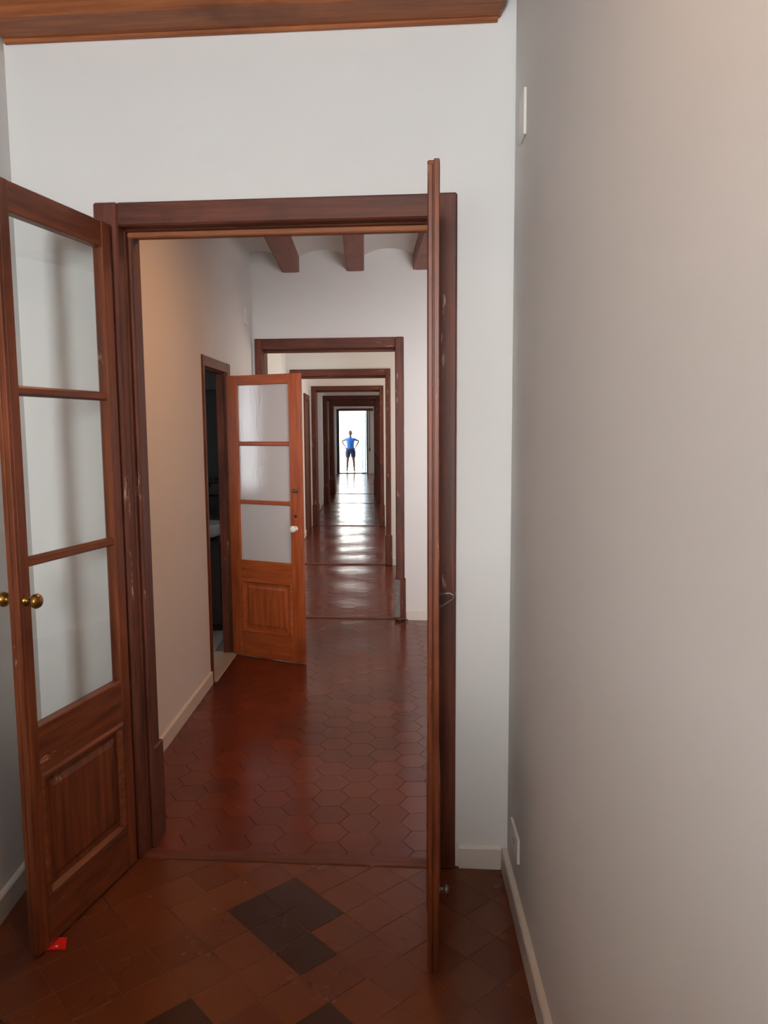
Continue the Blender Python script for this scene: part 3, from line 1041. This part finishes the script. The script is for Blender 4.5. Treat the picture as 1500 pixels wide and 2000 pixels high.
# ------------------------------------------------------------------ the person on the balcony
PX, PY = -0.505, 28.42
pr = empty('person', (PX, PY, -0.03))
thing(pr, 'person in blue top and dark shorts, hands on hips, in the far bright opening', 'person')


def skin_body(name, verts, edges, radii, root, mat, parent, sub=2):
    me = bpy.data.meshes.new(name)
    me.from_pydata(verts, edges, [])
    o = link(name, me, parent, mat)
    md = o.modifiers.new('skin', 'SKIN')
    md.use_smooth_shade = True
    for v, r in zip(me.skin_vertices[0].data, radii):
        v.radius = r if isinstance(r, tuple) else (r, r)
        v.use_root = False
    me.skin_vertices[0].data[root].use_root = True
    sb = o.modifiers.new('subsurf', 'SUBSURF')
    sb.levels = sub
    sb.render_levels = sub
    return o


V, E_, RD = [], [], []


def vtx(p, r, parent=None):
    V.append(p)
    RD.append(r)
    if parent is not None:
        E_.append((parent, len(V) - 1))
    return len(V) - 1


# faces the rooms (towards -y); heights for a 1.58 m person
pel = vtx((0, 0, 0.86), (0.135, 0.10))
wai = vtx((0, 0.0, 1.00), (0.115, 0.085), pel)
che = vtx((0, 0.005, 1.15), (0.13, 0.09), wai)
nek0 = vtx((0, 0.012, 1.275), (0.085, 0.065), che)
nek = vtx((0, 0.008, 1.345), (0.045, 0.048), nek0)
hd0 = vtx((0, -0.005, 1.405), (0.045, 0.055), nek)
for s in (-1, 1):
    sho = vtx((s * 0.145, 0.01, 1.255), 0.050, nek0)
    ua = vtx((s * 0.220, 0.03, 1.232), 0.042, sho)
    elb = vtx((s * 0.310, 0.06, 1.190), 0.034, ua)
    fo = vtx((s * 0.258, 0.01, 1.085), 0.032, elb)
    wri = vtx((s * 0.192, -0.045, 0.985), 0.023, fo)
    pal = vtx((s * 0.168, -0.075, 0.945), (0.030, 0.016), wri)
    for q, (ddx, ddy, ddz) in enumerate(((-0.030, -0.030, -0.030), (-0.022, -0.034, -0.042), (-0.010, -0.032, -0.052), (0.004, -0.024, -0.054))):
        k1 = vtx((s * (0.168 + ddx * 0.7), -0.075 + ddy * 0.6, 0.945 + ddz * 0.6), 0.0095, pal)
        k2 = vtx((s * (0.168 + ddx * 1.3), -0.075 + ddy * 1.05, 0.945 + ddz * 1.2), 0.0085, k1)
    t1 = vtx((s * 0.190, -0.050, 0.930), 0.010, pal)
    vtx((s * 0.190, -0.020, 0.912), 0.009, t1)
    hip = vtx((s * 0.088, 0.0, 0.80), 0.092, pel)
    thi = vtx((s * 0.100, -0.005, 0.62), 0.070, hip)
    kne = vtx((s * 0.115, -0.012, 0.455), 0.050, thi)
    cal = vtx((s * 0.125, 0.008, 0.33), 0.052, kne)
    ank = vtx((s * 0.135, 0.012, 0.085), 0.030, cal)
    hee = vtx((s * 0.137, 0.012, 0.040), 0.034, ank)
    vtx((s * 0.150, -0.075, 0.030), (0.036, 0.026), hee)
    vtx((s * 0.155, -0.145, 0.022), (0.030, 0.018), len(V) - 1)
skin_body('body', V, E_, RD, pel, M['skin'], pr, 2)

# head with face
hb = bmesh.new()
bmesh.ops.create_uvsphere(hb, u_segments=24, v_segments=16, radius=1.0)
for v in hb.verts:
    x, y, z = v.co
    jaw = 1.0 - 0.22 * max(0.0, -z)
    v.co = Vector((x * 0.071 * jaw, y * 0.088 * (1.0 - 0.1 * max(0, -z)), z * 0.108))
    if y < -0.5:
        v.co.y += 0.010 * math.exp(-((abs(x) - 0.38) ** 2) / 0.03 - ((z - 0.05) ** 2) / 0.02)      # eye sockets
        v.co.y -= 0.020 * math.exp(-(x ** 2) / 0.012 - ((z + 0.16) ** 2) / 0.02)                     # nose
        v.co.y += 0.005 * math.exp(-(x ** 2) / 0.08 - ((z + 0.52) ** 2) / 0.004)                     # mouth line
hd = obj('head', hb, M['skin'], pr, True)
hd.location = (0, -0.010, 1.478)
for s in (-1, 1):
    fb = bmesh.new()
    add_lathe(fb, [(0, -0.004), (0.010, 0.0), (0.012, 0.006), (0.008, 0.012), (0, 0.012)], (s * 0.068, 0.008, -0.005), (s, 0.2, 0), 10)
    obj('ear', fb, M['skin'], hd, True)
    eb = bmesh.new()
    add_lathe(eb, [(0, 0), (0.007, 0.001), (0.005, 0.004), (0, 0.005)], (s * 0.027, -0.073, 0.006), (0, -1, 0), 10)
    obj('eye', eb, M['hair'], hd, True)
hb = bmesh.new()
bmesh.ops.create_uvsphere(hb, u_segments=24, v_segments=16, radius=1.0)
bmesh.ops.delete(hb, geom=[v for v in hb.verts if (v.co.y < -0.25 and v.co.z < 0.45) or v.co.z < -0.55], context='VERTS')
for v in hb.verts:
    v.co = Vector((v.co.x * 0.078, v.co.y * 0.096, v.co.z * 0.116))
obj('hair', hb, M['hair'], hd, True)
mb = bmesh.new()
add_tube(mb, [(-0.022, -0.077, -0.052), (-0.010, -0.081, -0.054), (0.010, -0.081, -0.054), (0.022, -0.077, -0.052)], [0.002, 0.004, 0.004, 0.002], 8)
obj('mouth', mb, M['lips'], hd, True)


def loft(name, rings, mat, parent, n=24, cap=False):
    bm = bmesh.new()
    rr = []
    for cx, cy, cz, rx, ry in rings:
        rr.append([bm.verts.new((cx + rx * math.cos(2 * math.pi * k / n), cy + ry * math.sin(2 * math.pi * k / n), cz)) for k in range(n)])
    for a, b in zip(rr, rr[1:]):
        for k in range(n):
            bm.faces.new((a[k], a[(k + 1) % n], b[(k + 1) % n], b[k]))
    return bm


sb_ = loft('shirt', [(0, 0, 0.885, 0.150, 0.118), (0, 0, 0.95, 0.142, 0.108), (0, 0, 1.02, 0.134, 0.101), (0, 0.003, 1.10, 0.138, 0.106), (0, 0.005, 1.18, 0.150, 0.108),
                     (0, 0.009, 1.25, 0.168, 0.100), (0, 0.012, 1.295, 0.150, 0.086), (0, 0.010, 1.318, 0.078, 0.066), (0, 0.008, 1.332, 0.058, 0.058)], M['shirt'], pr)
for s in (-1, 1):
    t = bmesh.new()
    add_tube(t, [(s * 0.06, 0.008, 1.262), (s * 0.115, 0.010, 1.256), (s * 0.150, 0.014, 1.250), (s * 0.172, 0.019, 1.242)], [0.056, 0.062, 0.060, 0.055], 16)
    merge(sb_, t)
obj('shirt', sb_, M['shirt'], pr, True)
st_ = loft('shorts', [(0, 0, 0.935, 0.140, 0.108), (0, 0, 0.90, 0.155, 0.118), (0, 0, 0.84, 0.176, 0.126), (0, 0, 0.78, 0.186, 0.126)], M['shorts'], pr)
for s in (-1, 1):
    t = loft('x', [(s * 0.088, 0, 0.84, 0.100, 0.124), (s * 0.093, 0, 0.77, 0.100, 0.118), (s * 0.098, 0, 0.72, 0.095, 0.112), (s * 0.100, -0.002, 0.66, 0.090, 0.104), (s * 0.102, -0.003, 0.60, 0.082, 0.096), (s * 0.102, -0.003, 0.60, 0.078, 0.090)], M['shorts'], pr)
    merge(st_, t)
obj('shorts', st_, M['shorts'], pr, True)
for s in (-1, 1):
    t = bmesh.new()
    add_tube(t, [(s * 0.136, 0.050, 0.034), (s * 0.138, 0.02, 0.045), (s * 0.146, -0.05, 0.040), (s * 0.153, -0.12, 0.032), (s * 0.156, -0.168, 0.026)], [0.024, 0.042, 0.044, 0.040, 0.020], 14)
    for v in t.verts:
        v.co.z = max(v.co.z, 0.0)
    obj('shoe', t, M['shoe'], pr, True)
